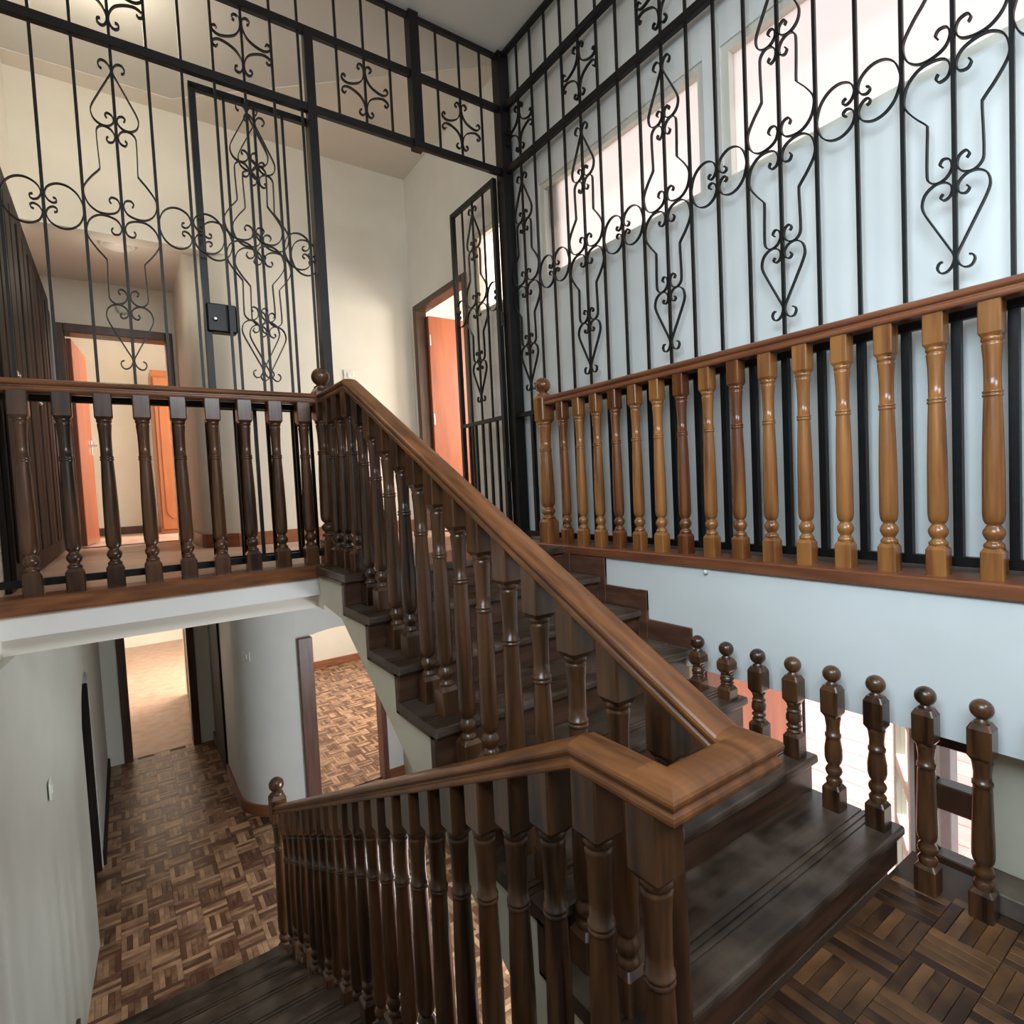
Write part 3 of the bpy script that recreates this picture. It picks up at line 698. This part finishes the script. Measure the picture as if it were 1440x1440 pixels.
AST = [(.026, .106), (.036, .110), (.038, .124), (.026, .134), (.012, .128), (.004, .104), (.010, .066), (.030, .036), (.062, .018), (.094, .010), (.114, .014), (.128, .026), (.128, .042), (.116, .048), (.108, .038)]
def iron_mesh(fn):
    mb = MB(); fn(mb); me = mb.mesh('scroll'); me.materials.append(M['iron']); return me
I_T = {s: iron_mesh(lambda mb: mb.ribbon(mirror(TEAR, s[0], s[1]))) for s in ((1, 1), (-1, 1), (1, -1), (-1, -1))}
I_B = {s: iron_mesh(lambda mb: mb.ribbon(mirror(BOTT, s[0], s[1]))) for s in ((1, 1), (-1, 1), (1, -1), (-1, -1))}
I_C = {s: iron_mesh(lambda mb: mb.ribbon(mirror(CIRC, s, 1))) for s in (1, -1)}
I_A = {s: iron_mesh(lambda mb: mb.ribbon(mirror(AST, s[0], s[1]), t=.003)) for s in ((1, 1), (-1, 1), (1, -1), (-1, -1))}
def bar_mesh(w, h):
    mb = MB(); mb.box(-w/2, w/2, -w/2, w/2, 0, h); me = mb.mesh('bar'); me.materials.append(M['iron']); return me
_bm = {}
def bar(root, a, z0, z1, w=.0115, y=0.0, name='bar'):
    k = (round(w, 4), round(z1-z0, 4))
    if k not in _bm: _bm[k] = bar_mesh(w, z1-z0)
    return put(name, _bm[k], M['iron'], root, (a, y, z0))
def hrail(root, a0, a1, z, w=.03, d=.03, y=0.0, name='rail'):
    return MB().bbox(a0, a1, y-d/2, y+d/2, z-w/2, z+w/2, .002).build(name, M['iron'], root)
def motif(root, a, z=ZM, y=0.0):
    for s in I_T:
        put('scroll', I_T[s], M['iron'], root, (a, y, z)); put('scroll', I_B[s], M['iron'], root, (a, y, z))
def circles(root, a, z=ZM, y=0.0, sides=(1, -1)):
    for s in sides: put('scroll', I_C[s], M['iron'], root, (a, y, z))
def star(root, a, z, y=0.0):
    for s in I_A: put('frieze_scroll', I_A[s], M['iron'], root, (a, y, z))
ZST = 2.185
XI, YI = 2.14, 2.99
# ---- left grille: fixed panel plus the frieze over the passage
lg = tag(empty('iron_grille', (0, YI, 0)), 'black wrought-iron grille across the gallery behind the dark balustrade', 'grille')
xs = [0.087+SPX*k for k in range(-3, 7)]
for x in xs:
    bar(lg, x, ZMID, ZF2); bar(lg, x, ZBOT, ZMID, .016)
hrail(lg, -0.42, XI-0.04, ZF0, .042); hrail(lg, -0.42, XI-0.04, ZF1, .040); hrail(lg, -0.42, XI-0.04, ZF2+.008, .026)
hrail(lg, -0.42, 0.93, ZMID, .028); hrail(lg, -0.42, 0.93, ZBOT, .03)
bar(lg, 0.935, ZU, ZF1, .045, name='post'); bar(lg, 1.535, ZF0-.03, ZC-.002, .06, name='post')
for x in (1.085, 1.235, 1.385, 1.685, 1.835, 1.985): bar(lg, x, ZF0, ZF2)
for k in (0, 4): motif(lg, 0.087+SPX*k)
for k in (-2, 2): circles(lg, 0.087+SPX*k)
circles(lg, 0.087+SPX*6, sides=(-1,))
for x in (0.087, 0.087+4*SPX, 1.235, 1.835): star(lg, x, ZST)
# ---- right grille along the long ledge, with the corner post
rg = tag(empty('iron_grille', (XI, 0, 0), math.pi/2), 'black wrought-iron grille standing against the white wall behind golden balusters', 'grille')
y0 = YB+0.02
bar(rg, YI, ZU, ZC-.002, .075, name='corner_post')
for z, t in ((ZF0, .042), (ZF1, .040), (ZF2+.008, .026), (ZMID, .028), (-.30, .03)): hrail(rg, y0, YI-.03, z, t)
k = 0
while True:
    a = 2.815-SPY*k
    if a < y0+.05: break
    bar(rg, a, ZMID, ZF2, .0115); bar(rg, a, -.30, ZMID, .024)
    if k % 4 == 0: motif(rg, a); star(rg, a, ZST)
    if k % 4 == 2: circles(rg, a)
    k += 1
# ---- two gate leaves
def gate(label, loc, rz, lock):
    g = tag(empty('iron_gate', loc, rz), label, 'gate', 'double-leaf iron gate of the gallery')
    W_, T_ = 0.54, 1.955-ZU-.03
    for a in (0, W_): bar(g, a, 0.01, T_, .03, name='stile')
    hrail(g, -.015, W_+.015, T_, .03, .03); hrail(g, 0, W_, ZMID-ZU-.03, .026, .026); hrail(g, 0, W_, .025, .03, .03)
    for k in range(1, 4): bar(g, W_*k/4, ZMID-ZU-.03, T_, .0115)
    for k in range(1, 6): bar(g, W_*k/6, .03, ZMID-ZU-.03, .016)
    motif(g, W_/2, ZM-ZU-.03); circles(g, 0.0, ZM-ZU-.03, sides=(1,)); circles(g, W_, ZM-ZU-.03, sides=(-1,))
    if lock:
        bx = MB().bbox(-.005, .125, -.03, .03, 0, .135, .006).build('lock_box', M['iron'], g, (0.0, 0, .885-ZU-.105))
        MB().lathe([(.012, 0), (.012, .008), (.004, .009)], 10).build('keyhole', M['chrome'], bx, (.03, -.03, .06), (math.pi/2, 0, 0))
    else:
        MB().lathe([(.012, 0), (.012, .012)], 10).build('hasp', M['iron'], g, (W_-.05, -.02, ZMID-ZU-.13), (math.pi/2, 0, 0))
    for z in (.35, 1.35):
        MB().lathe([(.012, 0), (.012, .09)], 8).build('hinge', M['iron'], g, (W_+.02 if lock else -.02, 0, z))
    return g
gate('black iron gate leaf with square lock box, folded flat behind the fixed grille', (0.397, YI+.065, ZU+.03), 0, True)
gate('black iron gate leaf standing open towards the red door', (2.085, YI+.055, ZU+.03), math.pi/2, False)

# ================================================================== FURNITURE AND SMALL THINGS
# dark built-in wardrobe along the corridor's left wall
wd = tag(empty('wardrobe', (-0.418, 3.12, ZU)), 'nearly black built-in wardrobe with grooved doors along the corridor wall', 'wardrobe')
MB().box(0, 0.02, 0, 2.78, 0, 2.055).build('body', M['closet'], wd)
for k in range(6):
    y = 0.01+k*0.462
    df = MB().bbox(0.02, 0.038, y, y+.452, .03, 2.045, .003).build('door', M['closet'], wd)
    for a in (0.04, 0.24):
        MB().bbox(0.036, 0.048, y+a, y+a+.17, .12, 1.92, .008).build('door_panel', M['closet'], df)
    MB().lathe([(.006, 0), (.012, .008), (.012, .018), (.004, .022)], 10).build('knob', M['chrome'], df, (.037, y+(.42 if k % 2 == 0 else .03), 1.0), (0, math.pi/2, 0))
# orange panelled cupboard in the end room
cb = tag(empty('cupboard', (0.36, 7.55, ZU)), 'orange panelled cupboard seen through the doorway at the corridor end', 'cupboard')
MB().bbox(0, 1.2, 0, 0.5, 0, 1.86, .005).build('body', M['orangewood'], cb)
for k in range(3):
    df = MB().bbox(0.02+k*.39, 0.40+k*.39, -.02, 0, .05, 1.78, .004).build('door', M['orangewood'], cb)
    mo = MB(); x0 = .07+k*.39; x1 = .35+k*.39
    pth = [(x0, 0.25), (x0, 1.45), (x0+.05, 1.6), ((x0+x1)/2, 1.66), (x1-.05, 1.6), (x1, 1.45), (x1, .25), (x1-.06, .18), ((x0+x1)/2, .2), (x0+.06, .18), (x0, .25)]
    mo.ribbon(pth, t=.006, d=.006); mo.build('moulding', M['redwood'], df, (0, -.022, 0))
# ceiling lamp of the corridor
l1 = tag(empty('ceiling_lamp', (0.10, 4.95, 1.90)), 'round flush ceiling lamp ring on the corridor ceiling', 'lamp')
MB().lathe([(.10, 0), (.12, -.012), (.12, -.028), (.10, -.04)], 24).build('base_ring', M['winframe'], l1)
cd = bpy.data.lights.new('corridor_fill_light', 'POINT'); cd.energy = 1.6; cd.color = (1, .86, .72); cd.shadow_soft_size = 0.1  # fill light added under the lamp ring, which itself stays unlit
co = bpy.data.objects.new('corridor_fill_light', cd); COL.objects.link(co); co.location = (0.10, 4.95, 1.55)
MB().lathe([(.095, -.038), (.08, -.052), (.05, -.06), (.001, -.064)], 24).build('diffuser', M['plate'], l1)
gl = tag(empty('ceiling_lamp', (0.05, 3.55, ZC)), 'added round opal fill lamp on the gallery ceiling, glowing warm', 'lamp')  # lamp added above the view to brighten the gallery warmly
MB().lathe([(.09, -.004), (.12, -.01), (.12, -.03), (.10, -.034)], 24).build('base_ring', M['winframe'], gl)
gm = bpy.data.materials.new('fill_lamp_glow'); gm.use_nodes = True
gb = gm.node_tree.nodes['Principled BSDF']; gb.inputs['Emission Color'].default_value = (1, .86, .66, 1); gb.inputs['Emission Strength'].default_value = 3; gb.inputs['Base Color'].default_value = (.8, .78, .7, 1)
MB().lathe([(.115, -.03), (.115, -.05), (.09, -.085), (.05, -.105), (.001, -.11)], 24).build('diffuser', gm, gl)
gd = bpy.data.lights.new('gallery_fill_light', 'POINT'); gd.energy = 5.5; gd.color = (1, .88, .70); gd.shadow_soft_size = 0.12
go = bpy.data.objects.new('gallery_fill_light', gd); COL.objects.link(go); go.location = (0.05, 3.55, ZC-.26)
l2 = tag(empty('smoke_detector', (0.12, 5.93, 1.70)), 'small white round detector above the corridor end doorway', 'detector')
MB().lathe([(.05, 0), (.05, .02), (.035, .032), (.001, .036)], 18).build('cover', M['plate'], l2, None, (math.pi/2, 0, 0))
# light switches
def switch(loc, rot, label):
    s = tag(empty('light_switch', loc), label, 'switch')
    s.rotation_euler = rot
    pl = MB().bbox(-.042, .042, -.008, 0, -.042, .042, .003).build('plate', M['plate'], s)
    MB().bbox(-.012, .012, -.013, -.007, -.02, .02, .002).build('rocker', M['plate'], s)
switch((1.609, YF, 0.985), (0, 0, 0), 'square cream light switch on the gallery wall near the red door')
switch((0.80, 5.295, -1.35), (0, 0, -math.radians(52)), 'small pale light switch on the rounded hall wall')
switch((-0.357, 3.32, -1.28), (0, 0, math.pi/2+.06), 'pale light switch on the wall beside the descending stairs')
# little wall hook under the ledge
hk = tag(empty('wall_hook', (XB, 1.475, -0.395)), 'tiny white hook on the wall under the ledge', 'hook')
MB().ball((-.008, 0, 0), .011, 10, 8).build('knob', M['plate'], hk)

# ================================================================== ENTRANCE AND PATIO
en = struct(empty('window_5', (XE, 0.575, 0)), 'dark timber glazed entrance beside the landing')
for nm, b in (('stile', (0.02, .08, 0.0, .03, ZG, -.825)), ('stile', (0.02, .08, .145, .20, ZG, -.825)), ('rail', (0.02, .08, .03, .145, -.905, -.825)), ('rail', (0.02, .08, .03, .145, -1.115, -1.03)),
              ('rail', (0.02, .08, .03, .145, -1.36, -1.27)), ('rail', (0.02, .08, .03, .145, ZG, ZG+.12))):
    MB().bbox(*b, .004).build(nm, M['frame'], en)
for z0, z1 in ((-1.03, -.905), (-1.27, -1.115), (ZG+.12, -1.36)): MB().box(.048, .052, .03, .145, z0, z1).build('pane', M['glass'], en)
cl = tag(empty('casement_door', (XE+.10, 0.795, ZG), -math.radians(62)), 'narrow glazed door leaf opened outwards onto the sunny patio', 'door')
mb = MB()
for b in ((-.02, .02, 0, .05, 0, 1.86), (-.02, .02, .37, .42, 0, 1.86)): mb.bbox(*b, .003)
mb.build('stile', M['winframe'], cl)
for z in (.0, .45, .9, 1.3, 1.55, 1.81): MB().bbox(-.018, .018, .05, .37, z, z+.05, .003).build('glazing_bar', M['winframe'], cl)
for z0, z1 in ((.05, .45), (.5, .9), (.95, 1.3), (1.35, 1.55), (1.6, 1.81)): MB().box(-.002, .002, .05, .37, z0, z1).build('pane', M['glass'], cl)
rd = tag(empty('entrance_door', (XE+.06, 1.634, ZG)), 'reddish wooden entrance door opened outwards beside the patio', 'door')
MB().bbox(0, .74, -.022, .022, .01, 1.90, .004).build('leaf', M['redwood'], rd)
MB().lathe([(.01, 0), (.02, .01), (.02, .03), (.006, .04)], 12).build('knob', M['chrome'], rd, (.66, -.022, .95), (math.pi/2, 0, 0))
ZPAT = -2.90
pv = struct(MB().box(XE+.02, 9.4, -3.5, 9.0, ZPAT-.2, ZPAT-.008).build('patio_paving', M['grout']), 'sunlit terracotta tiled patio outside the entrance')
TS = 0.30; tmesh = MB().bbox(-TS/2+.005, TS/2-.005, -TS/2+.005, TS/2-.005, -.012, 0, .004).mesh('paving_tile'); tmesh.materials.append(M['tile'])
for i in range(23):
    for j in range(14):
        x, y = 2.55+i*TS, 0.45+j*TS
        if 0.20*x-.2 < y < 0.66*x+.6: put('paving_tile', tmesh, M['tile'], pv, (x, y, ZPAT))
struct(wallX(9.3, 9.44, -3.5, 9.0, ZPAT, -1.2).build('wall_garden', M['pinkwall']), 'pale pink garden wall beyond the patio')
pp_ = tag(empty('patio_post', (4.3, 1.405, ZPAT)), 'grey square post standing on the patio outside the glazed pane', 'post')
MB().bbox(-.06, .06, -.06, .06, 0, 2.6, .004).build('shaft', M['greypost'], pp_); MB().bbox(-.09, .09, -.09, .09, 0, .06, .004).build('base_plate', M['greypost'], pp_)
pg = tag(empty('patio_gate', (3.4, 1.86, ZPAT)), 'slim dark iron bars standing on the patio by the red door', 'gate')
for x in (0, .05): MB().bbox(x-.008, x+.008, -.008, .008, 0, 2.3, .002).build('bar', M['iron'], pg)
MB().bbox(0, .05, -.006, .006, 1.2, 1.22, .002).build('rail', M['iron'], pg)
# look-alike kinds share a group
for o in list(COL.objects):
    if o.parent is None and 'category' in o and 'group' not in o:
        g = {'balustrade': 'turned-baluster balustrades of the stairwell', 'stairs': 'dark wooden stair flights', 'grille': 'wrought-iron grilles of the gallery',
             'switch': 'light switches on the walls'}.get(o['category'])
        if g: o['group'] = g
